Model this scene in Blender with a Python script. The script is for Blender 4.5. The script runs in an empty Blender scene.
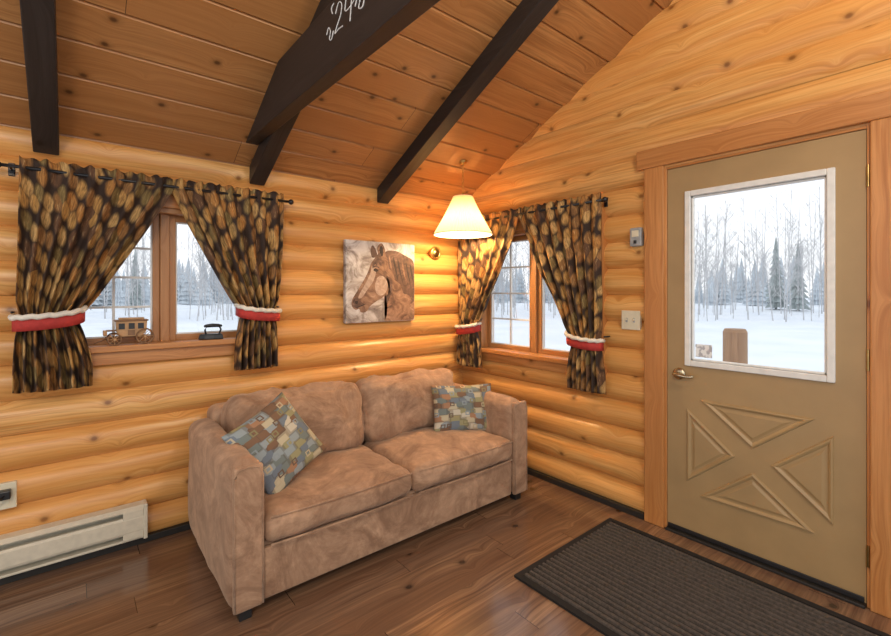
import bpy, bmesh, math, random
from mathutils import Vector, Matrix, noise
random.seed(7)
D=bpy.data; C=bpy.context
# ------------------------------------------------------------------ helpers
class NT:
    def __init__(s,name):
        m=D.materials.new(name); m.use_nodes=True
        s.m=m; s.t=m.node_tree; s.n=s.t.nodes; s.l=s.t.links
        s.b=s.n['Principled BSDF']; s.out=s.n['Material Output']
    def new(s,t,**k):
        n=s.n.new(t)
        for a,b in k.items(): setattr(n,a,b)
        return n
    def put(s,sock,v):
        if isinstance(v,bpy.types.NodeSocket): s.l.new(v,sock)
        elif isinstance(v,(tuple,list)) and len(v)==3 and sock.type=='RGBA': sock.default_value=(*v,1)
        else: sock.default_value=v
    def math(s,op,a,b=0.0,c=0.0):
        n=s.new('ShaderNodeMath',operation=op); s.put(n.inputs[0],a); s.put(n.inputs[1],b); s.put(n.inputs[2],c); return n.outputs[0]
    def mix(s,f,a,b,mode='MIX'):
        n=s.new('ShaderNodeMix',data_type='RGBA',blend_type=mode)
        s.put(n.inputs[0],f); s.put(n.inputs[6],a); s.put(n.inputs[7],b); return n.outputs[2]
    def ramp(s,f,stops,interp='LINEAR'):
        n=s.new('ShaderNodeValToRGB'); s.put(n.inputs[0],f); r=n.color_ramp; r.interpolation=interp
        while len(r.elements)<len(stops): r.elements.new(.5)
        for e,(p,c) in zip(r.elements,stops):
            e.position=p; e.color=(c,c,c,1) if isinstance(c,(int,float)) else (*c,1)
        return n.outputs[0]
    def comb(s,x,y,z=0.0):
        n=s.new('ShaderNodeCombineXYZ'); s.put(n.inputs[0],x); s.put(n.inputs[1],y); s.put(n.inputs[2],z); return n.outputs[0]
    def uv(s):
        n=s.new('ShaderNodeUVMap'); q=s.new('ShaderNodeSeparateXYZ'); s.l.new(n.outputs[0],q.inputs[0]); return q.outputs[0],q.outputs[1]
    def obj(s): return s.new('ShaderNodeTexCoord').outputs['Object']
    def noise(s,vec,scale=1,detail=4,rough=.5,dist=0):
        n=s.new('ShaderNodeTexNoise'); 
        if vec is not None: s.l.new(vec,n.inputs['Vector'])
        n.inputs['Scale'].default_value=scale; n.inputs['Detail'].default_value=detail
        n.inputs['Roughness'].default_value=rough; n.inputs['Distortion'].default_value=dist
        return n.outputs[0]
    def bump(s,h,st=.3,d=.01):
        n=s.new('ShaderNodeBump'); n.inputs['Strength'].default_value=st; n.inputs['Distance'].default_value=d
        s.put(n.inputs['Height'],h); s.l.new(n.outputs[0],s.b.inputs['Normal'])
    def col(s,c): s.put(s.b.inputs['Base Color'],c)
    def set(s,**k):
        for a,v in k.items(): s.put(s.b.inputs[a.replace('_',' ')],v)

def plain(name,c,rough=.5,metal=0,var=.12,scale=30,bump=0):
    t=NT(name); 
    nz=t.noise(t.obj(),scale,4)
    d=tuple(x*(1-var*2) for x in c); e=tuple(min(1,x*(1+var)) for x in c)
    t.col(t.ramp(nz,[(.3,d),(.7,e)])); t.set(Roughness=rough,Metallic=metal)
    if bump: t.bump(nz,bump,.004)
    return t.m

def wood(name,hi,lo,dark,pitch=0,joint=0,knots=.5,rough=.4,gs=1,vary=.5,kscale=3.6,coat=0):
    t=NT(name); u,v=t.uv()
    if pitch:
        idx=t.math('FLOOR',t.math('DIVIDE',v,pitch))
        w=t.new('ShaderNodeTexWhiteNoise',noise_dimensions='1D'); t.put(w.inputs['W'],idx); r1=w.outputs[0]
    else: r1=t.math('ADD',0.37,0.0); idx=r1
    r2=r1; gap=None
    if joint:
        uo=t.math('DIVIDE',t.math('ADD',u,t.math('MULTIPLY',r1,7.3)),joint)
        seg=t.math('FLOOR',uo)
        w2=t.new('ShaderNodeTexWhiteNoise',noise_dimensions='2D'); t.put(w2.inputs['Vector'],t.comb(idx,seg)); r2=w2.outputs[0]
        gap=t.math('LESS_THAN',t.math('FRACT',uo),.0025/joint)
    r10=t.math('MULTIPLY',r2,23.0)
    vor=t.new('ShaderNodeTexVoronoi',voronoi_dimensions='2D')
    t.l.new(t.comb(t.math('ADD',u,r10),t.math('MULTIPLY',v,1.25)),vor.inputs['Vector']); vor.inputs['Scale'].default_value=kscale
    dist=vor.outputs['Distance']
    sw=t.math('MULTIPLY',t.math('POWER',2.718,t.math('MULTIPLY',dist,-8.0)),.05)
    vv=t.math('ADD',v,sw)
    g1=t.noise(t.comb(t.math('ADD',t.math('MULTIPLY',u,1.0*gs),r10),t.math('MULTIPLY',vv,26*gs),r10),1,5,.6,.8)
    g2=t.noise(t.comb(t.math('ADD',t.math('MULTIPLY',u,3*gs),r10),t.math('MULTIPLY',vv,110*gs),r10),1,3,.6,0)
    c=t.mix(t.ramp(g1,[(.36,0.0),(.62,1.0)]),lo,hi)
    c=t.mix(t.ramp(g1,[(.30,.25),(.42,0.0)]),c,dark)
    c=t.mix(t.ramp(g2,[(.35,.5),(.58,0.0)]),c,dark)
    big=t.noise(t.comb(t.math('MULTIPLY',u,.9),t.math('MULTIPLY',v,2.2),r10),1,2)
    c=t.mix(t.math('MULTIPLY',t.ramp(big,[(.4,1.0),(.62,0.0)]),.5),c,lo)
    c=t.mix(t.math('MULTIPLY',r2,vary),c,lo)
    if knots:
        sc=t.new('ShaderNodeSeparateColor'); t.l.new(vor.outputs['Color'],sc.inputs[0])
        on=t.math('GREATER_THAN',sc.outputs[0],1-knots)
        km=t.ramp(dist,[(.0,1.0),(.035,.9),(.055,.5),(.085,.2),(.16,0.0)])
        c=t.mix(t.math('MULTIPLY',km,on),c,tuple(x*.6 for x in dark))
    if gap is not None: c=t.mix(gap,c,(.02,.01,.006))
    t.col(c); t.set(Roughness=rough)
    if coat: t.set(Coat_Weight=coat,Coat_Roughness=.12)
    t.bump(g2,.12,.003)
    return t.m

def auto_uv(me):
    if not me.vertices: return
    co=[v.co for v in me.vertices]
    dim=[max(c[i] for c in co)-min(c[i] for c in co) for i in range(3)]
    lay=me.uv_layers.new(name='UVMap')
    off=(sum(co[0])*3.7)%5
    for p in me.polygons:
        n=p.normal; k=max(range(3),key=lambda i:abs(n[i])); ax=[i for i in range(3) if i!=k]
        ax.sort(key=lambda i:-dim[i])
        for li in p.loop_indices:
            c=co[me.loops[li].vertex_index]; lay.data[li].uv=(c[ax[0]]+off,c[ax[1]]+off*.7)

def finish(o,mat,parent=None,smooth=False,uv=True,bevel=0,seg=2):
    me=o.data
    if mat: 
        me.materials.clear()
        for m in (mat if isinstance(mat,list) else [mat]): me.materials.append(m)
    if uv and not me.uv_layers: auto_uv(me)
    if smooth:
        for p in me.polygons: p.use_smooth=True
    if bevel:
        b=o.modifiers.new('b','BEVEL'); b.width=bevel; b.segments=seg; b.limit_method='ANGLE'
    if parent: par(o,parent)
    return o
def par(o,p):
    o.parent=p; o.matrix_parent_inverse=Matrix.Translation(p.location).inverted()
def empty(name,loc=(0,0,0)):
    e=D.objects.new(name,None); e.location=loc; e.empty_display_size=.1; C.collection.objects.link(e); return e
def mesh(name,vs,fs,mat,parent=None,**k):
    me=D.meshes.new(name); me.from_pydata([tuple(v) for v in vs],[],fs); me.update()
    bm=bmesh.new(); bm.from_mesh(me); bmesh.ops.recalc_face_normals(bm,faces=bm.faces); bm.to_mesh(me); bm.free()
    o=D.objects.new(name,me); C.collection.objects.link(o); return finish(o,mat,parent,**k)
def frombm(name,bm,mat,parent=None,**k):
    me=D.meshes.new(name); bm.to_mesh(me); bm.free()
    o=D.objects.new(name,me); C.collection.objects.link(o); return finish(o,mat,parent,**k)
BF=[(0,3,2,1),(4,5,6,7),(0,1,5,4),(1,2,6,5),(2,3,7,6),(3,0,4,7)]
def bv(x0,x1,y0,y1,z0,z1): return [(x0,y0,z0),(x1,y0,z0),(x1,y1,z0),(x0,y1,z0),(x0,y0,z1),(x1,y0,z1),(x1,y1,z1),(x0,y1,z1)]
def box(name,x0,x1,y0,y1,z0,z1,mat,parent=None,bevel=.003,seg=2):
    x0,x1=sorted((x0,x1)); y0,y1=sorted((y0,y1)); z0,z1=sorted((z0,z1))
    return mesh(name,bv(x0,x1,y0,y1,z0,z1),BF,mat,parent,bevel=bevel,seg=seg)
def ML(a,o,z): return Vector((a,-o,z))      # back/left wall: a=x
def MR(a,o,z): return Vector((-o,-a,z))     # right wall: a=-y
def boxm(name,M,a0,a1,o0,o1,z0,z1,mat,parent=None,bevel=.003):
    p=M(a0,o0,z0); q=M(a1,o1,z1); return box(name,p.x,q.x,p.y,q.y,p.z,q.z,mat,parent,bevel)
def ringmesh(rings,closed=True,cap=True):
    vs=[];fs=[];n=len(rings[0])
    for r in rings: vs+=r
    for i in range(len(rings)-1):
        for j in range(n if closed else n-1):
            k=(j+1)%n; fs.append((i*n+j,i*n+k,(i+1)*n+k,(i+1)*n+j))
    if cap: fs.append(tuple(range(n))[::-1]); fs.append(tuple((len(rings)-1)*n+j for j in range(n)))
    return vs,fs
def frame(d):
    d=d.normalized(); a=Vector((0,0,1)) if abs(d.z)<.9 else Vector((1,0,0)); x=d.cross(a).normalized(); return x,d.cross(x)
def cone(name,p0,p1,r0,r1,mat,parent=None,seg=20,smooth=True,cap=True):
    p0=Vector(p0);p1=Vector(p1); x,y=frame(p1-p0)
    R=[[p+ (x*math.cos(2*math.pi*j/seg)+y*math.sin(2*math.pi*j/seg))*r for j in range(seg)] for p,r in((p0,r0),(p1,r1))]
    v,f=ringmesh(R,cap=cap); o=mesh(name,v,f,mat,parent,smooth=smooth)
    if smooth and cap:
        m=o.modifiers.new('e','EDGE_SPLIT'); m.split_angle=.9
    return o
def tube(name,pts,r,mat,parent=None,seg=10,rs=None):
    pts=[Vector(p) for p in pts]; R=[]
    for i,p in enumerate(pts):
        d=(pts[min(i+1,len(pts)-1)]-pts[max(i-1,0)]); x,y=frame(d); rr=rs[i] if rs else r
        R.append([p+(x*math.cos(2*math.pi*j/seg)+y*math.sin(2*math.pi*j/seg))*rr for j in range(seg)])
    v,f=ringmesh(R); return mesh(name,v,f,mat,parent,smooth=True)
def lathe(name,prof,c,mat,parent=None,axis='z',seg=28,smooth=True):
    c=Vector(c);R=[]
    for r,h in prof:
        ring=[]
        for j in range(seg):
            a=2*math.pi*j/seg; p=(r*math.cos(a),r*math.sin(a),h)
            if axis=='x': p=(-h,p[0],p[1])
            if axis=='y': p=(p[0],-h,p[1])
            ring.append(c+Vector(p))
        R.append(ring)
    v,f=ringmesh(R); return mesh(name,v,f,mat,parent,smooth=smooth)
def torus(name,c,R,r,mat,parent=None,normal=(0,1,0),seg=28,s2=8,scale=(1,1)):
    x,y=frame(Vector(normal)); n=Vector(normal).normalized(); c=Vector(c); rings=[]
    for i in range(seg+1):
        a=2*math.pi*i/seg; d=x*math.cos(a)*scale[0]+y*math.sin(a)*scale[1]
        rings.append([c+d*R+(d*math.cos(2*math.pi*j/s2)+n*math.sin(2*math.pi*j/s2))*r for j in range(s2)])
    v,f=ringmesh(rings,cap=False); return mesh(name,v,f,mat,parent,smooth=True)
def cushion(name,size,loc,mat,parent=None,r=.05,puff=(0,0,0),rot=None,wr=0,N=18):
    bm=bmesh.new(); h=Vector(size)/2; r=min(r,min(h)*.98)
    cache={}
    def P(a,b,k,s):
        q=[0,0,0]; ax=[i for i in range(3) if i!=k]; q[k]=s; q[ax[0]]=a;q[ax[1]]=b
        key=tuple(round(t,5) for t in q)
        if key in cache: return cache[key]
        p=Vector([q[i]*h[i] for i in range(3)]); c=Vector([max(-(h[i]-r),min(h[i]-r,p[i])) for i in range(3)])
        d=p-c
        if d.length>0: p=c+d.normalized()*r
        for i in range(3):
            o1,o2=[t for t in range(3) if t!=i]
            p[i]+=q[i]*puff[i]*(1-q[o1]**2)*(1-q[o2]**2)
        if wr:
            w=noise.noise(p*7+Vector(loc)*5)*wr+noise.noise(p*19+Vector(loc)*3)*wr*.4
            p+=d.normalized()*w if d.length>0 else Vector((0,0,0))
        v=bm.verts.new(p); cache[key]=v; return v
    S=[math.sin(math.pi/2*(-1+2*i/N)) for i in range(N+1)]
    for k in range(3):
        for s in(-1,1):
            for i in range(N):
                for j in range(N):
                    try: bm.faces.new((P(S[i],S[j],k,s),P(S[i+1],S[j],k,s),P(S[i+1],S[j+1],k,s),P(S[i],S[j+1],k,s)))
                    except ValueError: pass
    bmesh.ops.recalc_face_normals(bm,faces=bm.faces)
    M=Matrix.Translation(loc)@(rot.to_4x4() if rot else Matrix())
    o=frombm(name,bm,mat,None,smooth=True)
    o.data.transform(M); 
    if parent: par(o,parent)
    return o
def merged(name,parts,mat,parent=None,**k):
    vs=[];fs=[]
    for v,f in parts:
        b=len(vs); vs+=v; fs+=[tuple(i+b for i in q) for q in f]
    return mesh(name,vs,fs,mat,parent,**k)

# ------------------------------------------------------------------ materials
PITCH=.165; EAVE=2.107; SL=.5; BP=.19
M_log=wood('pine_log',(.90,.54,.195),(.70,.315,.08),(.40,.15,.03),pitch=PITCH,knots=.5,rough=.32,vary=.35,kscale=3.6)
M_ceil=wood('pine_ceiling_board',(.62,.33,.125),(.40,.175,.055),(.16,.06,.018),pitch=BP,joint=2.4,knots=.65,rough=.38,vary=.8,kscale=3.8)
M_trim=wood('pine_trim',(.64,.30,.10),(.48,.19,.05),(.30,.10,.02),knots=.25,rough=.4,vary=.2,kscale=3)
M_win=wood('window_pine',(.55,.27,.10),(.42,.18,.055),(.22,.08,.02),knots=0,rough=.4,vary=.2)
M_floor=wood('laminate_floor',(.34,.20,.11),(.15,.078,.044),(.05,.026,.016),pitch=.125,joint=1.15,knots=.35,rough=.2,vary=.6,gs=.8,kscale=3,coat=.35)
M_dark=wood('dark_stained_beam',(.035,.028,.026),(.022,.017,.015),(.008,.006,.005),knots=.1,rough=.5,vary=.1)
M_black=plain('black_metal',(.015,.014,.014),.35)
M_base=plain('dark_baseboard',(.02,.017,.014),.5)
M_white=plain('white_vinyl',(.75,.74,.70),.4,var=.04)
M_ivory=plain('ivory_plastic',(.72,.64,.46),.4,var=.04)
M_heat=plain('heater_enamel',(.66,.59,.45),.4,var=.05)
M_brass=plain('brass',(.55,.38,.14),.3,1)
M_handle=plain('satin_nickel_brass',(.60,.50,.34),.25,1)
M_door=plain('door_paint',(.39,.255,.115),.42,var=.04,scale=6)
M_steel=plain('grey_plastic',(.35,.35,.34),.4)
def suede():
    t=NT('tan_microsuede'); o=t.obj()
    n=t.noise(o,4.5,6,.7,1.0); n2=t.noise(o,26,3,.6); 
    c=t.mix(t.ramp(n,[(.36,0.0),(.62,1.0)]),(.25,.135,.075),(.53,.325,.195))
    c=t.mix(t.ramp(n2,[(.4,.3),(.65,0.0)]),c,(.22,.12,.065))
    t.col(c); t.set(Roughness=.85); t.b.inputs['Sheen Weight'].default_value=.3; t.b.inputs['Sheen Tint'].default_value=(1,.8,.6,1)
    t.bump(n2,.3,.006); return t.m
M_sofa=suede()
def curtainmat():
    t=NT('leaf_print_curtain'); u,v=t.uv()
    wob=t.noise(t.comb(t.math('MULTIPLY',u,12.0),t.math('MULTIPLY',v,12.0)),1,2)
    uu=t.math('ADD',u,t.math('MULTIPLY',wob,.03))
    wv=t.comb(t.math('MULTIPLY',uu,16.5),t.math('ADD',t.math('MULTIPLY',v,11.5),t.math('MULTIPLY',u,3.0)))
    vor=t.new('ShaderNodeTexVoronoi',voronoi_dimensions='2D'); t.l.new(wv,vor.inputs['Vector']); vor.inputs['Scale'].default_value=1; vor.inputs['Randomness'].default_value=.75
    sc=t.new('ShaderNodeSeparateColor'); t.l.new(vor.outputs['Color'],sc.inputs[0])
    base=t.ramp(sc.outputs[0],[(0,(.58,.31,.085)),(.22,(.36,.17,.05)),(.40,(.64,.38,.13)),(.58,(.25,.165,.05)),(.72,(.50,.22,.05)),(.88,(.15,.07,.03))],'CONSTANT')
    st=t.noise(t.comb(t.math('MULTIPLY',uu,130.0),t.math('MULTIPLY',v,22.0)),1,3,.6,.5)
    c=t.mix(t.ramp(st,[(.38,.6),(.56,0.0)]),base,(.08,.035,.015))
    c=t.mix(t.ramp(st,[(.58,0.0),(.72,.45)]),c,(.88,.62,.30))
    c=t.mix(t.ramp(vor.outputs['Distance'],[(.36,0.0),(.48,.6),(.60,1.0)]),c,(.035,.017,.009))
    t.col(c); t.set(Roughness=.8)
    tr=t.new('ShaderNodeBsdfTranslucent'); t.l.new(c,tr.inputs[0]); mx=t.new('ShaderNodeMixShader'); mx.inputs[0].default_value=.12
    t.l.new(t.b.outputs[0],mx.inputs[1]); t.l.new(tr.outputs[0],mx.inputs[2]); t.l.new(mx.outputs[0],t.out.inputs[0]); return t.m
M_curt=curtainmat()
def glass():
    t=NT('window_glass'); g=t.new('ShaderNodeBsdfGlossy'); g.inputs['Roughness'].default_value=.02
    tr=t.new('ShaderNodeBsdfTransparent'); mx=t.new('ShaderNodeMixShader'); mx.inputs[0].default_value=.03
    t.l.new(tr.outputs[0],mx.inputs[1]); t.l.new(g.outputs[0],mx.inputs[2]); t.l.new(mx.outputs[0],t.out.inputs[0]); return t.m
M_glass=glass()
M_mat=plain('mat_backing',(.012,.010,.009),.9); M_rib=plain('mat_rib',(.085,.070,.058),.9,var=.25,scale=80)
def pillowmat():
    t=NT('patchwork_fabric'); u,v=t.uv()
    def layer(a,b,rot):
        vor=t.new('ShaderNodeTexVoronoi',voronoi_dimensions='2D',distance='CHEBYCHEV'); vor.inputs['Scale'].default_value=1; vor.inputs['Randomness'].default_value=.75
        t.l.new(t.comb(t.math('MULTIPLY',u,a),t.math('MULTIPLY',v,b)),vor.inputs['Vector'])
        sc=t.new('ShaderNodeSeparateColor'); t.l.new(vor.outputs['Color'],sc.inputs[0]); return sc.outputs[rot],vor.outputs['Distance']
    r,d=layer(16,27,0)
    base=t.ramp(r,[(0,(.17,.20,.18)),(.16,(.28,.32,.32)),(.30,(.50,.43,.28)),(.44,(.20,.11,.06)),(.56,(.31,.28,.14)),(.70,(.16,.19,.22)),(.84,(.36,.19,.10)),(.93,(.55,.50,.38))],'CONSTANT')
    base=t.mix(t.ramp(d,[(.44,0.0),(.5,.45)]),base,(.10,.075,.055))
    r2,d2=layer(12,14,1)
    top=t.ramp(r2,[(0,(.48,.40,.26)),(.3,(.14,.09,.06)),(.5,(.26,.30,.31)),(.8,(.24,.21,.10))],'CONSTANT')
    m=t.ramp(d2,[(.0,0.0),(.10,0.0),(.105,1.0),(.19,1.0),(.195,0.0)],'CONSTANT')
    c=t.mix(m,base,top)
    t.col(c); t.set(Roughness=.85); return t.m
M_pil=pillowmat()

# ------------------------------------------------------------------ room shell
def g_log(z):
    t=(z/PITCH)%1.0; w=abs(2*t-1); amp=.050 if z<2.14 else .024
    return amp*(w**2.5)
def panel(bm,uvl,M,a0,a1,z0,z1,thick=.14,K=14):
    k0=math.floor(z0/PITCH+1e-6); zc=z0
    while zc<z1-1e-6:
        zt=min(z1,(k0+1)*PITCH)
        zs=[zc+(zt-zc)*i/K for i in range(K+1)]
        As=[a0]; g=math.floor(a0/.12)+1
        while g*.12<a1-1e-4:
            if g*.12>a0+1e-4: As.append(g*.12)
            g+=1
        As.append(a1); na=len(As)-1
        P=[]
        for a in As:
            col=[]
            for i,z in enumerate(zs):
                wob=noise.noise(Vector((a*.8,k0*3.1,0)))*.006
                zz=z-1e-5 if i==K else z+1e-6
                col.append(M(a,-(g_log(zz)+wob),z))
            P.append(col)
        cols=[[bm.verts.new(p) for p in c] for c in P]
        for ai in range(na):
            for i in range(K):
                f=bm.faces.new((cols[ai][i],cols[ai+1][i],cols[ai+1][i+1],cols[ai][i+1])); f.smooth=True
                for l,(aa,zz) in zip(f.loops,((As[ai],zs[i]),(As[ai+1],zs[i]),(As[ai+1],zs[i+1]),(As[ai],zs[i+1]))):
                    l[uvl].uv=(aa,min(max(zz,k0*PITCH+1e-4),(k0+1)*PITCH-1e-4))
        B=[M(a0,-thick,zc),M(a1,-thick,zc),M(a1,-thick,zt),M(a0,-thick,zt)]
        polys=[B,[B[0],B[3]]+P[0][::-1],[B[2],B[1]]+P[-1]]
        if zc==z0: polys.append([B[1],B[0]]+[c[0] for c in P])
        if zt==z1: polys.append([B[3],B[2]]+[c[-1] for c in P][::-1])
        for q in polys:
            f=bm.faces.new([bm.verts.new(v) for v in q])
            for l in f.loops: l[uvl].uv=(l.vert.co.x+l.vert.co.y,l.vert.co.z)
        zc=zt; k0+=1
def wall(name,M,panels,clip=None):
    bm=bmesh.new(); uvl=bm.loops.layers.uv.new('UVMap')
    for p in panels: panel(bm,uvl,M,*p)
    if clip: bmesh.ops.bisect_plane(bm,geom=bm.verts[:]+bm.edges[:]+bm.faces[:],plane_co=clip[0],plane_no=clip[1],clear_outer=True)
    me=D.meshes.new(name); bm.to_mesh(me); bm.free(); me.materials.append(M_log)
    o=D.objects.new(name,me); C.collection.objects.link(o); return o
LW=(-2.66,-1.73,1.05,1.80)   # left window opening a0,a1,z0,z1
RW=(.20,1.26,.87,1.80)
DR=(1.715,2.575,0,2.045)
wall('wall_back',ML,[(-4.6,LW[0],0,2.16),(LW[0],LW[1],0,LW[2]),(LW[0],LW[1],LW[3],2.16),(LW[1],0.0,0,2.16)])
wall('wall_right',MR,[(-.14,RW[0],0,3.9),(RW[0],RW[1],0,RW[2]),(RW[0],RW[1],RW[3],3.9),(RW[1],DR[0],0,3.9),(DR[0],DR[1],DR[3],3.9),(DR[1],3.6,0,3.9)],
     clip=((0,0,EAVE+.012),(0,SL,1)))
def ceiling():
    bm=bmesh.new(); uvl=bm.loops.layers.uv.new('UVMap'); ln=math.hypot(1,SL); cs=1/ln; sn=SL/ln; N=Vector((0,sn,cs)); bp=BP
    def P(x,s,d): return Vector((x,-s*cs,EAVE+s*sn))+N*d
    k=-1; x0,x1=-4.6,.14
    for kk in range(k,int(4.1/bp)):
        s0=kk*bp; pr=[(s0,.012),(s0+.008,0),(s0+bp-.008,0),(s0+bp,.012)]
        rows=[[bm.verts.new(P(x,a,d)) for a,d in pr] for x in (x0,x1)]
        for i in range(3):
            f=bm.faces.new((rows[0][i],rows[1][i],rows[1][i+1],rows[0][i+1]))
            for l,(x,a) in zip(f.loops,((x0,pr[i][0]),(x1,pr[i][0]),(x1,pr[i+1][0]),(x0,pr[i+1][0]))): l[uvl].uv=(x,min(max(a,s0+1e-4),s0+bp-1e-4))
    q=[P(x0,k*bp,.03),P(x1,k*bp,.03),P(x1,4.1,.03),P(x0,4.1,.03)]; q2=[v+N*.06 for v in q]
    V=[bm.verts.new(v) for v in q+q2]
    for f in BF: bm.faces.new([V[i] for i in f])
    me=D.meshes.new('ceiling'); bm.to_mesh(me); bm.free(); me.materials.append(M_ceil)
    o=D.objects.new('ceiling',me); C.collection.objects.link(o)
ceiling()
def flr():
    me=D.meshes.new('floor'); me.from_pydata(bv(-4.6,.14,-4.6,.14,-.12,0),[],BF); lay=me.uv_layers.new(name='UVMap')
    for p in me.polygons:
        for li in p.loop_indices:
            c=me.vertices[me.loops[li].vertex_index].co; lay.data[li].uv=(c.x,c.y+20)
    me.materials.append(M_floor); o=D.objects.new('floor',me); C.collection.objects.link(o)
flr()
box('baseboard_back',-4.6,0,-.018,.03,0,.035,M_base)
boxm('baseboard_right',MR,0,1.60,-.03,.018,0,.035,M_base)
def rafter(name,xc,w=.095,dep=.12):
    ln=math.hypot(1,SL); cs=1/ln; sn=SL/ln; N=Vector((0,sn,cs)); vs=[]
    for x in(xc-w/2,xc+w/2):
        for s,d in((.0,0),(4.0,0),(4.0,-dep),(.0,-dep)):
            p=Vector((x,-s*cs,EAVE+s*sn))+N*d
            if s==0: p.y=-.002 
            vs.append(p)
    return mesh(name,vs,[(0,1,2,3),(7,6,5,4),(0,4,5,1),(1,5,6,2),(2,6,7,3),(3,7,4,0)],M_dark,bevel=.004)
rafter('ceiling_rafter',-2.69); rafter('ceiling_rafter.001',-1.715,.09); rafter('ceiling_rafter.002',-.81)
tb=empty('tie_beam',(-1.78,-2,2.33))
zb,zt=2.195,2.455
mesh('beam',[(x,y,z) for x in(-1.830,-1.761) for y,z in((-.165,zb),(-3.8,zb),(-3.8,zt),(-.70,zt))],
     [(0,1,2,3),(7,6,5,4),(0,4,5,1),(1,5,6,2),(2,6,7,3),(3,7,4,0)],M_dark,tb,bevel=.004)
M_chalk=plain('chalk',(.8,.8,.77),.9)
def stroke(pts):
    P=[Vector(p)*.85 for p in pts]; out=[]
    for i in range(len(P)-1):
        p0,p1,p2,p3=P[max(i-1,0)],P[i],P[i+1],P[min(i+2,len(P)-1)]
        for j in range(6):
            t=j/6; out.append(.5*((2*p1)+(-p0+p2)*t+(2*p0-5*p1+4*p2-p3)*t*t+(-p0+3*p1-3*p2+p3)*t**3))
    out.append(P[-1]); tube('chalk_stroke',[(-1.8305,-1.24-p.x,2.315+p.y) for p in out],.0022,M_chalk,tb,6)
stroke([(0,.03),(.02,.055),(.04,.03),(.03,.0),(.05,-.01),(.07,.02)])
stroke([(.09,.085),(.12,.12),(.15,.10),(.14,.06),(.10,.02),(.085,0),(.12,.005),(.16,.0)])
stroke([(.20,.125),(.18,.06),(.21,.05),(.26,.06)]); stroke([(.245,.115),(.235,.05),(.225,-.01)])
stroke([(.27,.03),(.29,.06),(.31,.04),(.30,.01),(.33,.0),(.35,.03),(.38,.05)])
stroke([(.06,.10),(.05,.13),(.075,.14)])

# ------------------------------------------------------------------ windows
def window(name,M,W,gridside=True):
    a0,a1,z0,z1=W; c=(a0+a1)/2; e=empty(name,M(c,-.05,(z0+z1)/2)); f=.028
    boxm('jamb_l',M,a0,a0+f,-.14,.004,z0,z1,M_win,e); boxm('jamb_r',M,a1-f,a1,-.14,.004,z0,z1,M_win,e)
    boxm('head',M,a0+f,a1-f,-.14,.004,z1-f,z1,M_win,e); boxm('sill_base',M,a0+f,a1-f,-.14,.0,z0,z0+.012,M_win,e)
    boxm('mullion',M,c-.022,c+.022,-.13,-.05,z0+.012,z1-f,M_win,e)
    for side,(s0,s1) in enumerate(((a0+f,c-.022),(c+.022,a1-f))):
        w=.034; o0,o1=-.115,-.07; zb=z0+.012; zt=z1-f
        boxm('sash_stile',M,s0,s0+w,o0,o1,zb,zt,M_win,e); boxm('sash_stile',M,s1-w,s1,o0,o1,zb,zt,M_win,e)
        boxm('sash_rail',M,s0+w,s1-w,o0,o1,zb,zb+w,M_win,e); boxm('sash_rail',M,s0+w,s1-w,o0,o1,zt-w,zt,M_win,e)
        g0,g1,h0,h1=s0+w,s1-w,zb+w,zt-w
        boxm('glass',M,g0,g1,-.094,-.090,h0,h1,M_glass,e,0)
        for (p,q,r,s) in((g0,g0+.008,h0,h1),(g1-.008,g1,h0,h1),(g0+.008,g1-.008,h0,h0+.008),(g0+.008,g1-.008,h1-.008,h1)):
            boxm('glazing_bead',M,p,q,-.10,-.078,r,s,M_white,e,.001)
        if side==0:
            m=(g0+g1)/2
            boxm('muntin_v',M,m-.006,m+.006,-.102,-.084,h0,h1,M_white,e,.001)
            for k in(1,2,3):
                zz=h0+(h1-h0)*k/4; boxm('muntin_h',M,g0,g1,-.1015,-.0845,zz-.006,zz+.006,M_white,e,.001)
    cw=.075
    boxm('casing_l',M,a0-cw,a0,-.05,.018,z0-.02,z1+cw,M_trim,e); boxm('casing_r',M,a1,a1+cw,-.05,.018,z0-.02,z1+cw,M_trim,e)
    boxm('casing_top',M,a0,a1,-.05,.018,z1,z1+cw,M_trim,e)
    boxm('stool',M,a0-cw-.01,a1+cw+.01,-.07,.055,z0-.018,z0+.014,M_trim,e,.005)
    boxm('apron',M,a0-cw,a1+cw,-.05,.02,z0-.085,z0-.018,M_trim,e,.004)
    return e
window('window_1',ML,LW); window('window_2',MR,RW)

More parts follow.
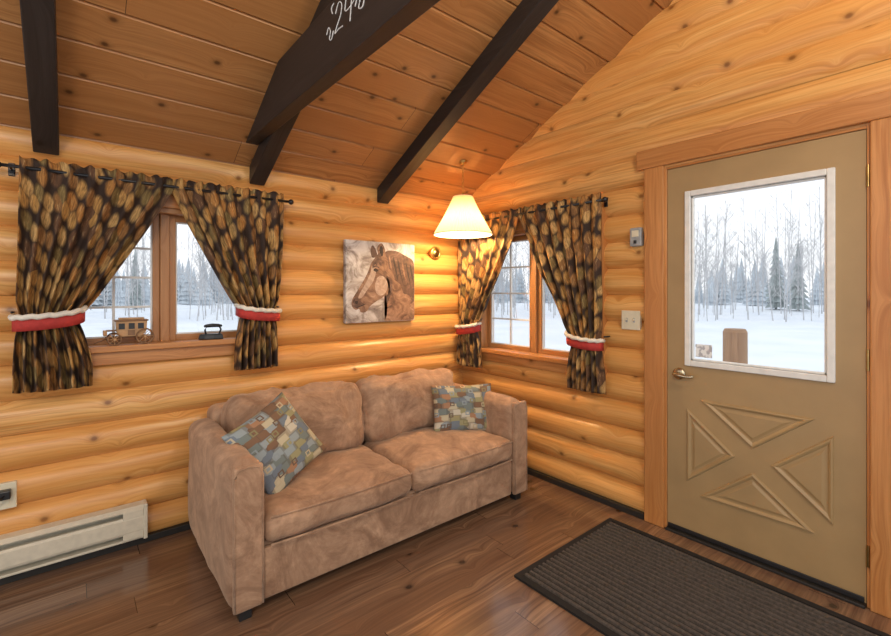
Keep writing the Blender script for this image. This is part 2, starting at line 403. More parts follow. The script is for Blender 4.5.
# ------------------------------------------------------------------ curtains
M_red=plain('red_fabric',(.50,.04,.03),.8); M_cream=plain('cream_fleece',(.80,.74,.62),.95,bump=.6)
def curtain_panel(name,M,ao,ai,to,ti,bo,bi,zt,ztie,zb,parent,seed=0,out=.085):
    NS=84;NV=60; bm=bmesh.new(); uvl=bm.loops.layers.uv.new('UVMap'); nf=7; rows=[]; W=.85
    zs=[]
    top=zt+.045
    for i in range(NV+1): zs.append(top+(zb-top)*i/NV)
    for i,z in enumerate(zs):
        row=[]
        for j in range(NS+1):
            s=j/NS
            if z>=ztie:
                t=min(1,max(0,(zt-z)/(zt-ztie))); eo=ao+(to-ao)*t**2; ei=ai+(ti-ai)*(t**1.08)
                amp=.013+.018*t
            else:
                t=(ztie-z)/(ztie-zb); e=min(1,t*1.3); e=e*e*(3-2*e)
                eo=to+(bo-to)*e; ei=ti+(bi-ti)*e; amp=.024+.012*t
            pin=math.exp(-((z-ztie)/.05)**2)
            mid=(eo+ei)/2; eo+= (mid-eo)*.12*pin; ei+=(mid-ei)*.12*pin
            ph=2*math.pi*nf*s+seed+.9*math.sin(3*s+seed)+.45*math.sin(z*5+seed)
            o=out+amp*math.sin(ph)*(1-.25*pin)+.014*noise.noise(Vector((s*4,z*5,seed)))
            if z>zt-.03: o=out+(.014*math.sin(ph)+.006*math.sin(2.7*ph))*(0.9)
            if z<ztie+.25: o+=.02*math.sin(math.pi*s)*min(1,(ztie+.25-z)/.25)
            a=eo+(ei-eo)*s+.004*math.cos(ph)
            zz=z
            if i==NV: zz+=.008*math.sin(ph)
            if i==0: zz+=.006*math.sin(ph*1.7)
            row.append(bm.verts.new(M(a,o,zz)))
        rows.append(row)
    for i in range(NV):
        for j in range(NS):
            f=bm.faces.new((rows[i][j],rows[i][j+1],rows[i+1][j+1],rows[i+1][j])); f.smooth=True
            for l,(ii,jj) in zip(f.loops,((i,j),(i,j+1),(i+1,j+1),(i+1,j))):
                l[uvl].uv=(jj/NS*W+seed,zs[ii]+ (jj/NS)*.25)
    o=frombm(name,bm,M_curt,parent,uv=False)
    so=o.modifiers.new('s','SOLIDIFY'); so.thickness=.003
    lo,hi=sorted((to,ti)); lo-=.015; hi+=.015; n=20; c=(lo+hi)/2; hw=(hi-lo)/2
    path=[]
    for k in range(n+1):
        th=math.pi*k/n; path.append((c-hw*math.cos(th),out-.02+ .088*math.sin(th)**.6,0))
    slope=.02*(1 if ti>to else -1)
    def zz(k): 
        t=k/n; return ztie+(slope*(t-.5)*2)+ .012*math.sin(math.pi*t)*-1
    v=[];f=[]
    for k,(a,o_,_) in enumerate(path):
        v.append(M(a,o_,zz(k)-.035)); v.append(M(a,o_+.004,zz(k)-.005)); v.append(M(a,o_,zz(k)+.022))
    for k in range(n):
        for r in(0,1): f.append((k*3+r,(k+1)*3+r,(k+1)*3+r+1,k*3+r+1))
    b=mesh('tieback_band',v,f,M_red,parent,smooth=True); sm=b.modifiers.new('s','SOLIDIFY'); sm.thickness=.006
    tube('tieback_fleece',[M(a,o_+.004,zz(k)+.028+.003*math.sin(k*2.1)) for k,(a,o_,_) in enumerate(path)],.013,M_cream,parent,10)
    ho=lo if ao<ai else hi
    tube('tieback_hook',[M(ho,-.03,ztie+.03),M(ho,out-.02,ztie+.03)],.005,M_black,parent)
def rod(M,a0,a1,z,parent,out=.085):
    tube('rod',[M(a0,out,z),M(a1,out,z)],.008,M_black,parent)
    for a,s in((a0,-1),(a1,1)):
        c=M(a+s*.012,out,z)
        bm=bmesh.new(); bmesh.ops.create_uvsphere(bm,u_segments=16,v_segments=10,radius=.017); bmesh.ops.translate(bm,verts=bm.verts,vec=c); frombm('finial',bm,M_black,parent,smooth=True)
        tube('bracket',[M(a-s*.03,-.02,z),M(a-s*.03,out,z)],.005,M_black,parent)
        boxm('bracket_plate',M,a-s*.03-.012,a-s*.03+.012,-.01,.006,z-.03,z+.03,M_black,parent)
cl=empty('window_curtains',(-2.18,-.08,1.9))
rod(ML,-2.84,-1.545,1.905,cl)
curtain_panel('panel_l',ML,-2.78,-2.17,-2.79,-2.56,-2.80,-2.52,1.905,1.215,.88,cl,1)
curtain_panel('panel_r',ML,-1.575,-2.19,-1.62,-1.84,-1.61,-1.86,1.905,1.215,.88,cl,4)
cr=empty('window_curtains.001',(-.08,-.72,1.9))
rod(MR,.05,1.38,1.905,cr)
curtain_panel('panel_l',MR,.045,.72,.05,.27,.04,.30,1.905,1.04,.73,cr,8)
curtain_panel('panel_r',MR,1.36,.70,1.36,1.14,1.38,1.12,1.905,1.03,.71,cr,12)

# ------------------------------------------------------------------ door
d=empty('door_1',(0,-2.145,1))
def boxes_mesh(name,M,bs,mat,parent,bevel=0):
    parts=[]
    for (a0,a1,o0,o1,z0,z1) in bs:
        p=M(a0,o0,z0);q=M(a1,o1,z1); x0,x1=sorted((p.x,q.x));yy0,yy1=sorted((p.y,q.y)); parts.append((bv(x0,x1,yy0,yy1,z0,z1),BF))
    return merged(name,parts,mat,parent,bevel=bevel)
A0,A1=1.73,2.56; GA0,GA1,GZ0,GZ1=1.855,2.43,.965,1.86
boxes_mesh('slab',MR,[(A0,GA0,-.045,-.004,.012,2.03),(GA1,A1,-.045,-.004,.012,2.03),(GA0,GA1,-.045,-.004,.012,GZ0),(GA0,GA1,-.045,-.004,GZ1,2.03)],M_door,d)
fw=.03
for nm,(a0,a1,z0,z1) in {'lite_frame_l':(GA0-fw,GA0,GZ0-fw,GZ1+fw),'lite_frame_r':(GA1,GA1+fw,GZ0-fw,GZ1+fw),'lite_frame_b':(GA0,GA1,GZ0-fw,GZ0),'lite_frame_t':(GA0,GA1,GZ1,GZ1+fw)}.items():
    boxm(nm,MR,a0,a1,-.03,.008,z0,z1,M_white,d,.004)
for (a0,a1,z0,z1) in((GA0,GA0+.01,GZ0,GZ1),(GA1-.01,GA1,GZ0,GZ1),(GA0,GA1,GZ0,GZ0+.01),(GA0,GA1,GZ1-.01,GZ1)): boxm('glazing_bead',MR,a0,a1,-.03,-.008,z0,z1,M_white,d,.002)
boxm('glass',MR,GA0,GA1,-.027,-.022,GZ0,GZ1,M_glass,d,0)
def tri(pts):
    side=[(Vector(pts[i])-Vector(pts[(i+1)%3])).length for i in range(3)]
    ar=abs((pts[1][0]-pts[0][0])*(pts[2][1]-pts[0][1])-(pts[2][0]-pts[0][0])*(pts[1][1]-pts[0][1]))/2; rin=2*ar/sum(side)
    ic=Vector((0,0))
    for i in range(3): ic+=Vector(pts[i])*side[(i+1)%3]
    ic/=sum(side)
    R=[]
    for off,h in((0,-.005),(.004,.005),(.010,.007),(.016,.004),(.022,-.001),(.030,-.001),(.042,.004)):
        k=max(0,1-off/rin); R.append([MR(2.145+ic.x+(p[0]-ic.x)*k,h,.5+ic.y+(p[1]-ic.y)*k) for p in pts])
    return ringmesh(R)
T=[[(-.245,.26),(.245,.26),(0,.06)],[(-.245,-.26),(.245,-.26),(0,-.06)],[(-.31,.20),(-.31,-.20),(-.075,0)],[(.31,.20),(.31,-.20),(.075,0)]]
merged('crossbuck_moulding',[tri(t) for t in T],M_door,d)
lathe('handle_rose',[(.033,0),(.033,.006),(.027,.012),(.012,.014)],MR(1.795,-.004,.885),M_handle,d,'x')
lathe('handle_spindle',[(.011,.0),(.011,.048),(.004,.052)],MR(1.795,.006,.885),M_handle,d,'x')
tube('lever',[MR(1.782,.048,.886),MR(1.795,.052,.886),MR(1.82,.053,.884),MR(1.85,.050,.880),MR(1.875,.046,.882),MR(1.885,.043,.886)],.01,M_handle,d,12,[.006,.012,.010,.0085,.0085,.005])
for z in(.22,1.05,1.83):
    cone('hinge',MR(2.567,.004,z-.045),MR(2.567,.004,z+.045),.007,.007,M_brass,d,12)
t1=empty('trim_1',(0,-2.145,2.1))
boxm('jamb_l',MR,1.715,1.728,-.14,.003,0,2.045,M_trim,t1); boxm('jamb_r',MR,2.562,2.575,-.14,.003,0,2.045,M_trim,t1); boxm('jamb_top',MR,1.728,2.562,-.14,.003,2.032,2.045,M_trim,t1)
boxm('casing_l',MR,1.605,1.718,-.05,.022,0,2.055,M_trim,t1,.005); boxm('casing_r',MR,2.574,2.69,-.05,.022,0,2.055,M_trim,t1,.005)
boxm('casing_header',MR,1.56,2.80,-.05,.026,2.055,2.165,M_trim,t1,.005)
boxm('trim_2',MR,1.73,2.56,-.14,.028,0,.014,M_base)
boxm('door_sweep',MR,1.735,2.555,-.0,.006,.016,.04,M_black,d)
M_card=NT('card_print'); nz=M_card.noise(M_card.obj(),45,3); M_card.col(M_card.ramp(nz,[(.42,(.45,.45,.47)),(.52,(.85,.85,.83))])); M_card=M_card.m
boxm('window_card',MR,1.872,1.955,-.0205,-.0195,.985,1.055,M_card,None,0)

def plate(name,M,a,z,w,h,mat,n,kind):
    e=empty(name,M(a,.01,z)); boxm('plate',M,a-w/2,a+w/2,-.02,.008,z-h/2,z+h/2,mat,e,.003)
    for i in range(n):
        aa=a+(i-(n-1)/2)*.046
        if kind=='t':
            boxm('toggle_slot',M,aa-.006,aa+.006,.004,.010,z-.013,z+.013,M_steel,e,.001); boxm('toggle',M,aa-.004,aa+.004,.006,.022,z+.0,z+.010,mat,e,.001)
        else:
            for s in(-1,1): boxm('receptacle',M,aa-.016,aa+.016,.004,.011,z+s*.02-.014,z+s*.02+.014,mat,e,.004)
    return e
plate('light_switch',MR,1.515,1.168,.115,.115,M_ivory,2,'t')
e=empty('thermostat',MR(1.553,.01,1.665)); boxm('housing',MR,1.518,1.588,-.02,.024,1.61,1.72,M_steel,e,.006); boxm('dial_window',MR,1.532,1.574,.02,.026,1.665,1.703,M_ivory,e,.002); boxm('lever',MR,1.545,1.561,.02,.030,1.625,1.645,M_black,e,.002)
e=plate('wall_outlet',ML,-2.83,.40,.075,.12,M_ivory,1,'o')
boxm('plug',ML,-2.85,-2.81,.011,.05,.395,.435,M_black,e,.005)
tube('cord',[ML(-2.83,.045,.415),ML(-2.85,.07,.40),ML(-2.90,.075,.40),ML(-3.1,.06,.36),ML(-3.3,.05,.2)],.004,M_black,e)
h=empty('baseboard_heater',(-2.9,-.03,.14))
X0,X1=-3.7,-2.295
box('back_pan',X0,X1,-.012,.0,.05,.225,M_heat,h); 
mesh('front_cover',[(x,-o,z) for x in(X0,X1) for o,z in((.050,.085),(.066,.09),(.070,.10),(.070,.165),(.062,.176),(.050,.176))],[(0,1,2,3,4,5),(11,10,9,8,7,6)]+[(i,i+6,(i+1)%6+6,(i+1)%6) for i in range(6)],M_heat,h)
mesh('hood',[(x,-o,z) for x in(X0,X1) for o,z in((.0,.225),(.050,.222),(.066,.206),(.064,.200),(.048,.214),(.0,.216))],[(0,1,2,3,4,5),(11,10,9,8,7,6)]+[(i,i+6,(i+1)%6+6,(i+1)%6) for i in range(6)],M_heat,h)
box('bottom_pan',X0,X1,-.06,0,.05,.062,M_heat,h); box('fins',X0+.02,X1-.1,-.048,-.014,.10,.15,M_black,h)
box('end_cap',X1-.012,X1+.006,-.073,0,.047,.228,M_heat,h); box('end_section',X1-.10,X1-.012,-.069,-.06,.06,.205,M_heat,h)

e=empty('brass_thermometer',(-.308,-.01,1.657))
lathe('bezel',[(.052,-.02),(.052,.012),(.044,.02),(.038,.014),(.001,.014)],(-.308,0,1.657),M_brass,e,'y')
lathe('dial',[(.036,.013),(.036,.0155),(.001,.0155)],(-.308,0,1.657),M_brass,e,'y')
box('needle',-.3095,-.3065,-.018,-.0155,1.645,1.685,M_black,e,0)

# ------------------------------------------------------------------ horse canvas
pc=empty('horse_canvas_picture',(-.835,-.02,1.412)); PX0,PX1,PZ0,PZ1=-1.13,-.54,1.118,1.706
def paint(name,stops,sc,dist=2):
    t=NT(name); n=t.noise(t.obj(),sc,7,.65,dist); t.col(t.ramp(n,stops)); t.set(Roughness=.75); return t.m
P_bg=paint('canvas_wash',[(.3,(.13,.10,.09)),(.42,(.30,.25,.22)),(.52,(.52,.48,.45)),(.68,(.70,.68,.66))],5)
P_h=paint('horse_coat',[(.3,(.07,.035,.025)),(.45,(.17,.09,.055)),(.6,(.31,.18,.115)),(.72,(.46,.31,.22))],9)
P_l=paint('horse_light',[(.3,(.26,.17,.13)),(.6,(.45,.34,.27)),(.75,(.62,.52,.45))],12)
P_m=paint('horse_mid',[(.3,(.045,.025,.02)),(.55,(.13,.07,.05)),(.75,(.24,.15,.11))],11)
P_d=paint('horse_dark',[(.3,(.015,.01,.008)),(.7,(.06,.035,.025))],14)
box('canvas',PX0,PX1,-.035,.0,PZ0,PZ1,P_bg,pc,.003)
def cr_(pts,n=6):
    out=[];m=len(pts)
    for i in range(m):
        p0,p1,p2,p3=[Vector(pts[(i+k)%m]) for k in(-1,0,1,2)]
        for j in range(n):
            t=j/n; out.append(.5*((2*p1)+(-p0+p2)*t+(2*p0-5*p1+4*p2-p3)*t*t+(-p0+3*p1-3*p2+p3)*t**3))
    return out
def shape(name,pts,mat,lift,sm=6):
    ps=cr_(pts,sm) if sm else [Vector(p) for p in pts]
    vs=[(PX0+min(.995,max(.005,p.x))*(PX1-PX0),-.035-lift*.4,PZ0+min(.995,max(.005,p.y))*(PZ1-PZ0)) for p in ps]
    bm=bmesh.new(); f=bm.faces.new([bm.verts.new(v) for v in vs]); bmesh.ops.triangulate(bm,faces=[f]); frombm(name,bm,mat,pc)
shape('horse_head',[(.46,.86),(.40,.80),(.34,.72),(.30,.62),(.23,.50),(.15,.38),(.09,.29),(.08,.21),(.13,.16),(.18,.17),(.20,.13),(.27,.13),(.33,.20),(.42,.26),(.50,.30),(.56,.33),(.58,.22),(.57,.08),(.56,.01),(.98,.01),(.99,.30),(.99,.70),(.86,.80),(.70,.86),(.56,.88)],P_h,.001)
shape('ear_far',[(.36,.80),(.335,.90),(.37,.95),(.42,.88),(.43,.82)],P_m,.0012)
shape('ear_near',[(.45,.82),(.43,.93),(.49,.985),(.54,.92),(.55,.82),(.50,.79)],P_h,.0022)
shape('ear_inner',[(.47,.83),(.465,.92),(.49,.95),(.515,.90),(.51,.83)],P_d,.0026)
shape('face_highlight',[(.36,.70),(.33,.60),(.26,.47),(.19,.36),(.17,.30),(.22,.31),(.29,.40),(.37,.50),(.41,.62)],P_l,.0016)
shape('cheek',[(.44,.56),(.40,.46),(.42,.36),(.49,.33),(.56,.38),(.58,.48),(.52,.57)],P_l,.0016)
shape('cheek_shadow',[(.56,.58),(.61,.50),(.61,.38),(.56,.32),(.57,.24),(.60,.27),(.645,.40),(.645,.53)],P_m,.0018)
shape('muzzle_shadow',[(.10,.28),(.095,.21),(.14,.18),(.20,.20),(.25,.22),(.20,.26),(.15,.31)],P_m,.0018)
shape('nostril',[(.12,.26),(.13,.23),(.155,.235),(.16,.265)],P_d,.0026)
shape('mouth',[(.14,.185),(.21,.20),(.28,.235),(.21,.215)],P_d,.0028)
shape('eye',[(.375,.645),(.395,.668),(.425,.663),(.445,.64),(.41,.625)],P_d,.0036)
shape('brow',[(.36,.67),(.40,.70),(.45,.69),(.46,.67),(.41,.685)],P_m,.0026)
shape('forelock',[(.47,.86),(.40,.80),(.36,.72),(.37,.66),(.40,.72),(.43,.68),(.44,.74),(.49,.70),(.49,.78)],P_m,.003)
shape('mane',[(.55,.88),(.59,.76),(.60,.68),(.66,.62),(.70,.52),(.78,.48),(.82,.36),(.90,.34),(.99,.26),(.99,.74),(.86,.84),(.70,.90)],P_m,.0024)
for k in range(6):
    bx_,by_=.60+.065*k,.85-.02*k
    shape('mane_strand',[(bx_,by_),(bx_+.01,by_-.12),(bx_+.05,by_-.24),(bx_+.075,by_-.32),(bx_+.06,by_-.22),(bx_+.035,by_-.10)],P_h if k%3==0 else P_d,.003)

# ------------------------------------------------------------------ pendant lamp
LX,LY=-.356,-.395; LB,LT=1.765,2.045
pl=empty('pendant_lamp',(LX,LY,1.9))
def shademat():
    t=NT('lamp_shade_fabric'); t.col((.85,.66,.40)); t.set(Roughness=.8)
    tr=t.new('ShaderNodeBsdfTranslucent'); tr.inputs[0].default_value=(.92,.70,.42,1)
    mx=t.new('ShaderNodeMixShader'); mx.inputs[0].default_value=.20
    t.l.new(t.b.outputs[0],mx.inputs[1]); t.l.new(tr.outputs[0],mx.inputs[2]); t.l.new(mx.outputs[0],t.out.inputs[0]); return t.m
M_sh=shademat(); seg=120; R=[]
for i in range(9):
    t=i/8; r=.07+(.215-.07)*t**1.15; z=LT+(LB-LT)*t
    R.append([(LX+(r+.006*(j%2))*math.cos(2*math.pi*j/seg),LY+(r+.006*(j%2))*math.sin(2*math.pi*j/seg),z) for j in range(seg)])
v,f=ringmesh(R,cap=False); mesh('shade',v,f,M_sh,pl)
torus('shade_rim_bottom',(LX,LY,LB),.217,.004,M_cream,pl,(0,0,1),48); torus('shade_rim_top',(LX,LY,LT),.072,.003,M_cream,pl,(0,0,1),32)
for k in range(3):
    a=k*2.094; tube('spider',[(LX,LY,LT-.01),(LX+.07*math.cos(a),LY+.07*math.sin(a),LT)],.002,M_brass,pl,6)
cone('socket',(LX,LY,LT-.09),(LX,LY,LT+.01),.018,.018,M_brass,pl)
lathe('finial',[(.02,0),(.014,.01),(.006,.03),(.002,.035)],(LX,LY,LT+.005),M_brass,pl)
tb_=NT('warm_bulb'); tb_.col((1,.9,.7)); tb_.b.inputs['Emission Color'].default_value=(1,.72,.38,1); tb_.b.inputs['Emission Strength'].default_value=12
lathe('bulb',[(.012,0),(.014,-.02),(.028,-.05),(.03,-.075),(.02,-.098),(.003,-.105)],(LX,LY,LT-.09),tb_.m,pl)
zc=LT+.035; cz=EAVE-SL*LY
n=int((cz-zc)/.022)
for k in range(n): torus('chain_link',(LX,LY,zc+.011+k*.022),.0075,.0018,M_brass,pl,((1,0,0) if k%2 else (0,1,0)),14,6,(1,1.55))
lathe('canopy',[(.032,.006),(.032,-.004),(.02,-.018),(.005,-.024)],(LX,LY,cz+.004),M_brass,pl)
def light(name,t,loc,e,col,parent=None,**k):
    l=D.lights.new(name,t); l.energy=e; l.color=col
    for a,b in k.items(): setattr(l,a,b)
    o=D.objects.new(name,l); o.location=loc; C.collection.objects.link(o)
    if parent: par(o,parent)
    return o
light('bulb_light','POINT',(LX,LY,LT-.23),28,(1,.72,.40),pl,shadow_soft_size=.035)

# ------------------------------------------------------------------ loveseat
sf=empty('loveseat',(-1.215,-.52,0))
cushion('base_frame',(1.60,.80,.24),(-1.215,-.53,.162),M_sofa,sf,r=.02)
cushion('back_frame',(1.60,.20,.62),(-1.215,-.165,.40),M_sofa,sf,r=.05,rot=Matrix.Rotation(-.04,3,'X'))
for s,x in(('l',-2.045),('r',-.385)):
    cushion('arm_'+s,(.135,.88,.605),(x,-.53,.342),M_sofa,sf,r=.055,puff=(.010,0,.010),wr=.008)
    cushion('arm_front_panel_'+s,(.118,.03,.585),(x,-.968,.342),M_sofa,sf,r=.013,puff=(0,.006,0))
    pts=[(x-.055,-.983,.06),(x-.055,-.983,.59),(x-.04,-.983,.622),(x,-.983,.631),(x+.04,-.983,.622),(x+.055,-.983,.59),(x+.055,-.983,.06)]
    tube('piping_'+s,pts,.004,M_sofa,sf,8)
for s,x in(('l',-1.598),('r',-.832)):
    cushion('seat_cushion_'+s,(.762,.60,.135),(x,-.685,.345),M_sofa,sf,r=.05,puff=(.0,.014,.024),wr=.013,N=30)
    for zz_ in(.285,.400):
        tube('seat_welt_'+s,[(x-.36,-.985,zz_),(x-.2,-.994,zz_),(x,-.998,zz_),(x+.2,-.994,zz_),(x+.36,-.985,zz_)],.0045,M_sofa,sf,8)
    cushion('back_cushion_'+s,(.765,.21,.40),(x,-.36,.575),M_sofa,sf,r=.08,puff=(.0,.055,.016),rot=Matrix.Rotation(-.20,3,'X'),wr=.032,N=30)
cushion('front_rail',(1.535,.03,.215),(-1.215,-.945,.158),M_sofa,sf,r=.012)
for x in(-2.05,-.38):
    for y in(-.93,-.14): box('foot',x-.025,x+.025,y-.025,y+.025,0,.045,M_black,sf)
def pillow(name,c,size,n,roll,T=.07):
    N=24; bm=bmesh.new(); uvl=bm.loops.layers.uv.new('UVMap'); hw,hh=size[0]/2,size[1]/2
    z=Vector(n).normalized(); x=Vector((0,0,1)).cross(z).normalized(); y=z.cross(x)
    x2=x*math.cos(roll)+y*math.sin(roll); y2=z.cross(x2); c=Vector(c)
    g=[math.sin(math.pi/2*(-1+2*i/N)) for i in range(N+1)]; vs={}
    def V(i,j,s):
        if i in(0,N) or j in(0,N): s=0
        if (i,j,s) in vs: return vs[i,j,s]
        u,v=g[i],g[j]; th=T*((1-u*u)*(1-v*v))**.42*(1+.1*noise.noise(Vector((u*2,v*2,c.x))))
        k=1-.07*(1-v*v) ; k2=1-.07*(1-u*u)
        p=c+x2*(u*hw*k)+y2*(v*hh*k2)+z*(s*th); vs[i,j,s]=bm.verts.new(p); return vs[i,j,s]
    for s in(1,-1):
        for i in range(N):
            for j in range(N):
                f=bm.faces.new([V(i,j,s),V(i+1,j,s),V(i+1,j+1,s),V(i,j+1,s)][::s]); f.smooth=True
                for l,(a,b) in zip(f.loops,[(i,j),(i+1,j),(i+1,j+1),(i,j+1)][::s]): l[uvl].uv=(g[a]*hw+s+c.x*3,g[b]*hh)
    return frombm(name,bm,M_pil,None,uv=False)
pillow('throw_pillow',(-1.825,-.68,.60),(.38,.38),(.16,-.80,.46),math.radians(24))
pillow('throw_pillow.001',(-.565,-.63,.555),(.44,.32),(-.32,-.85,.30),math.radians(-2))

# ------------------------------------------------------------------ floor mat
def ribmat():
    x0,x1,y0,y1=-1.0,-.16,-3.0,-1.47; e=empty('door_mat',((x0+x1)/2,-2.2,0))
    parts=[(bv(x0,x1,y0,y1,.0,.006),BF)]
    for b in((x0,x0+.03,y0,y1),(x1-.03,x1,y0,y1),(x0+.03,x1-.03,y0,y0+.03),(x0+.03,x1-.03,y1-.03,y1)): parts.append((bv(*b,.005,.011),BF))
    merged('backing',parts,M_mat,e); parts=[]
    n=24; w=(x1-x0-.07)/n
    for i in range(n):
        xa=x0+.035+i*w; q=[(xa+w*.12,.0055),(xa+w*.22,.014),(xa+w*.62,.014),(xa+w*.72,.0055)]
        v=[(x,y,z) for y in(y0+.03,y1-.03) for x,z in q]; parts.append((v,[(0,1,5,4),(1,2,6,5),(2,3,7,6),(0,3,2,1),(4,5,6,7)]))
    merged('ribs',parts,M_rib,e)
ribmat()

# ------------------------------------------------------------------ sill ornaments
M_toy=plain('toy_wood',(.50,.28,.12),.5); M_toyd=plain('toy_dark_wood',(.24,.12,.05),.5)
sc_=empty('toy_stagecoach',(-2.355,-.01,1.13)); bx,by,bz=-2.36,-.012,1.064
def wheel(x,y,r):
    torus('wheel_rim',(x,y,bz+r),r-.004,.0035,M_toyd,sc_,(0,1,0),28,8)
    for k in range(8):
        a=k*math.pi/4; tube('spoke',[(x,y,bz+r),(x+(r-.004)*math.cos(a),y,bz+r+(r-.004)*math.sin(a))],.0016,M_toy,sc_,6)
    cone('hub',(x,y-.006,bz+r),(x,y+.006,bz+r),.006,.006,M_toy,sc_,12)
for y in(by-.040,by+.040):
    wheel(bx-.068,y,.032); wheel(bx+.062,y,.042)
for x,r in((-.068,.032),(.062,.042)): tube('axle',[(bx+x,by-.040,bz+r),(bx+x,by+.040,bz+r)],.003,M_toyd,sc_,8)
def coach_side(y):
    return [(bx+a*1.25,y,bz+b*1.25) for a,b in((-.035,.035),(.04,.035),(.055,.055),(.058,.098),(-.05,.098),(-.048,.055))]
v=coach_side(by-.03)+coach_side(by+.03); mesh('body',v,[(0,1,2,3,4,5),(11,10,9,8,7,6)]+[(i,i+6,(i+1)%6+6,(i+1)%6) for i in range(6)],M_toy,sc_,bevel=.002)
box('roof',bx-.070,bx+.078,by-.036,by+.036,bz+.122,bz+.130,M_toyd,sc_); box('roof_rack',bx-.05,bx+.06,by-.026,by+.026,bz+.130,bz+.140,M_toy,sc_)
for a in(-.038,.004,.044): box('window_hole',bx+a-.013,bx+a+.013,by-.0315,by-.029,bz+.082,bz+.112,M_black,sc_,0)
box('door_panel',bx-.012,bx+.018,by-.0318,by-.029,bz+.050,bz+.077,M_toyd,sc_,0)
box('driver_bench',bx-.102,bx-.056,by-.026,by+.026,bz+.072,bz+.079,M_toyd,sc_); box('footboard',bx-.114,bx-.098,by-.026,by+.026,bz+.050,bz+.077,M_toy,sc_)
box('chassis',bx-.105,bx+.075,by-.010,by+.010,bz+.034,bz+.045,M_toyd,sc_); tube('tongue',[(bx-.10,by,bz+.034),(bx-.15,by,bz+.012)],.003,M_toyd,sc_,8)
ir=empty('antique_flat_iron',(-1.96,-.005,1.09)); ix,iy,iz=-1.965,-.005,1.064
def iron(z,k): return [(ix+a*k,iy+b*k,z) for a,b in((-.075,0),(-.045,-.024),(0,-.034),(.05,-.034),(.055,0),(.05,.034),(0,.034),(-.045,.024))]
v,f=ringmesh([iron(iz,.97),iron(iz+.006,1),iron(iz+.026,.93),iron(iz+.032,.8)]); mesh('sole',v,f,M_black,ir,bevel=.001)
tube('handle_post_front',[(ix-.035,iy,iz+.03),(ix-.04,iy,iz+.055),(ix-.03,iy,iz+.075)],.005,M_black,ir); tube('handle_post_back',[(ix+.035,iy,iz+.03),(ix+.045,iy,iz+.055),(ix+.035,iy,iz+.075)],.005,M_black,ir)
tube('handle',[(ix-.045,iy,iz+.076),(ix-.03,iy,iz+.078),(ix,iy,iz+.080),(ix+.03,iy,iz+.078),(ix+.05,iy,iz+.076)],.009,M_black,ir,12,[.006,.010,.011,.010,.006])

# ------------------------------------------------------------------ outdoors
sn=NT('snow'); n=sn.noise(sn.obj(),.5,6); sn.col(sn.ramp(n,[(.3,(.80,.84,.90)),(.7,(.92,.94,.96))])); sn.set(Roughness=.7); sn.bump(n,.5,.3)
bm=bmesh.new(); bmesh.ops.create_grid(bm,x_segments=90,y_segments=90,size=75)
for v in bm.verts:
    v.co.z=-.35+.10*noise.noise(Vector((v.co.x*.3,v.co.y*.3,0)))*(1 if v.co.length>6 else 0)
    rr=math.hypot(v.co.x,v.co.y)
    if rr>30: v.co.z+=(rr-30)*.02
frombm('snow_ground',bm,sn.m,None,smooth=True)
M_bark=plain('bare_bark',(.56,.55,.55),.9,scale=4); M_spr=plain('hazed_spruce',(.42,.47,.46),.9,scale=2,var=.2); M_spf=plain('far_forest',(.66,.71,.75),.9,scale=1,var=.10)  # bark and spruce colours paled: distance haze painted into the base colour
groups=[[],[],[]]
def stick(parts,p0,p1,r0,r1,seg=5):
    x,y=frame(p1-p0); R=[[tuple(p+(x*math.cos(2*math.pi*j/seg)+y*math.sin(2*math.pi*j/seg))*r) for j in range(seg)] for p,r in((p0,r0),(p1,r1))]
    parts.append(ringmesh(R,cap=False))
def gz(x,y): 
    rr=math.hypot(x,y); return -.4+max(0,(rr-30)*.02)
parts=groups[0]
for i in range(470):
    a=math.radians(random.uniform(-25,112)); rr=random.uniform(26,44); x,y=rr*math.cos(a),rr*math.sin(a)
    H=random.uniform(4.0,7.4)*rr/30; b=Vector((x,y,gz(x,y))); t=b+Vector((random.uniform(-.4,.4),random.uniform(-.4,.4),H)); r=random.uniform(.02,.045)
    stick(parts,b,t,r,.012)
    for k in range(16):
        s=random.uniform(.2,.97); p=b.lerp(t,s); L=(1.05-s)*H*.3+.3; aa=random.uniform(0,6.28); q=p+Vector((math.cos(aa)*L*.6,math.sin(aa)*L*.6,L*.8))
        stick(parts,p,q,r*.35,.008,3)
        for _ in range(3):
            w=p.lerp(q,random.uniform(.3,.9)); stick(parts,w,w+Vector((random.uniform(-.4,.4),random.uniform(-.4,.4),random.uniform(.2,.6)))*L*.6,r*.2,.007,3)
def spruce(parts,x,y,H,R0):
    z0=gz(x,y); stick(parts,Vector((x,y,z0)),Vector((x,y,z0+H)),.09,.02)
    n=int(H*2.2)
    for k in range(n):
        s=.08+.92*k/n; r=R0*(1-s)+.08; zb=z0+H*s; m=9; ring=[]
        for j in range(2*m):
            aa=math.pi*j/m+k*.7; q=r*(1 if j%2 else .5)*random.uniform(.8,1.1); ring.append((x+q*math.cos(aa),y+q*math.sin(aa),zb-.18*q/r-.1))
        vs=ring+[(x,y,zb+H/n*1.5)]; parts.append((vs,[(j,(j+1)%(2*m),2*m) for j in range(2*m)]))
for a,rr,H in((9,41,5.2),(11,42,5.8),(48,40,4.5),(75,41,4.6),(88,42,5),(33,42,4.6)): spruce(groups[1],rr*math.cos(math.radians(a)),rr*math.sin(math.radians(a)),H,H*.16)
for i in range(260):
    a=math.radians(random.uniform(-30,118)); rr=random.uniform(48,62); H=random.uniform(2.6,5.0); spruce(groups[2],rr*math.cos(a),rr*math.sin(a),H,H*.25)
vs=[];fs=[];mi=[]
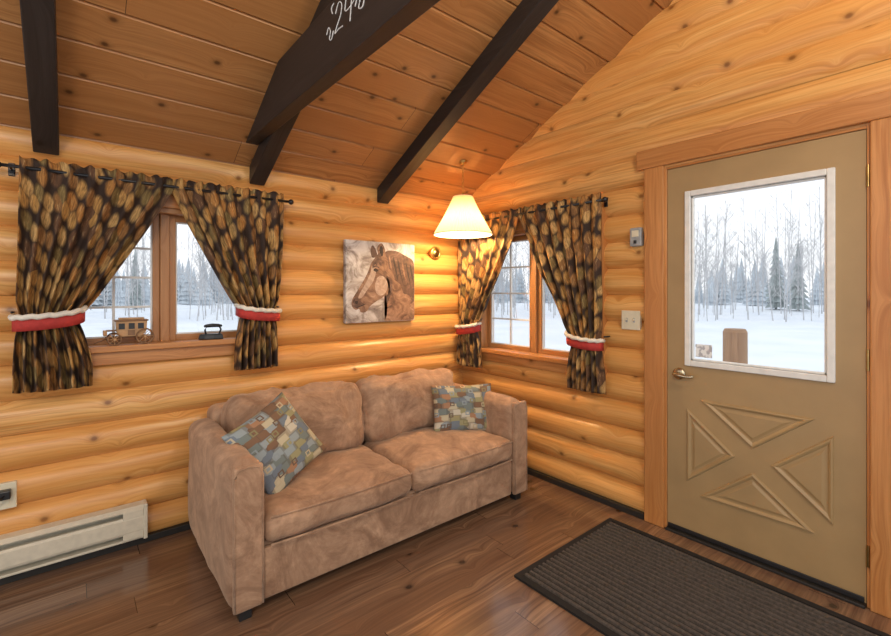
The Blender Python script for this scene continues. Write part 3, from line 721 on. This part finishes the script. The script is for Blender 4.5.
for gi,g in enumerate(groups):
    for v,f in g:
        b=len(vs); vs+=v; fs+=[tuple(i+b for i in q) for q in f]; mi+=[gi]*len(f)
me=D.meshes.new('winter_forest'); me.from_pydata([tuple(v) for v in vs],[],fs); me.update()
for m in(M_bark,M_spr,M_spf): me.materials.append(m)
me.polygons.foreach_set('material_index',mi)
C.collection.objects.link(D.objects.new('winter_forest',me))
pp=empty('porch_post',(2.5,-1.28,.3)); M_post=wood('weathered_post',(.50,.30,.15),(.34,.19,.09),(.16,.08,.04),knots=.3,rough=.8)
cone('log',(2.5,-1.28,-.4),(2.5,-1.28,.94),.11,.105,M_post,pp); cone('cap',(2.5,-1.28,.94),(2.5,-1.28,.97),.105,.09,M_post,pp)

# ------------------------------------------------------------------ world & lights
w=D.worlds.new('overcast'); C.scene.world=w; w.use_nodes=True; nt=w.node_tree; bg=nt.nodes['Background']
tc=nt.nodes.new('ShaderNodeTexCoord'); sp=nt.nodes.new('ShaderNodeSeparateXYZ'); nt.links.new(tc.outputs['Generated'],sp.inputs[0])
cr2=nt.nodes.new('ShaderNodeValToRGB'); nt.links.new(sp.outputs[2],cr2.inputs[0])
cr2.color_ramp.elements[0].position=0; cr2.color_ramp.elements[0].color=(.96,.98,1,1); cr2.color_ramp.elements[1].position=.6; cr2.color_ramp.elements[1].color=(.84,.91,1,1)
nt.links.new(cr2.outputs[0],bg.inputs[0]); bg.inputs[1].default_value=1.25
light('room_fill_light','POINT',(-3.3,-3.3,2.4),80,(1,.82,.62),shadow_soft_size=.22)  # added warm fill behind the camera, no fixture modelled
light('ridge_fill_light','POINT',(-1.4,-3.1,2.75),55,(1,.82,.60),shadow_soft_size=.15)  # second added fill under the ridge, an unseen source without a lamp

cam=D.cameras.new('camera'); co=D.objects.new('camera',cam); C.collection.objects.link(co)
co.location=(-2.597,-2.888,1.338); co.rotation_euler=(math.pi/2,0,-math.radians(39.73))
cam.sensor_width=36; cam.lens=450*36/891; cam.shift_y=-26/891; cam.clip_start=.05; cam.clip_end=300
C.scene.camera=co
C.scene.view_settings.view_transform='Standard'
C.scene.view_settings.look='None'
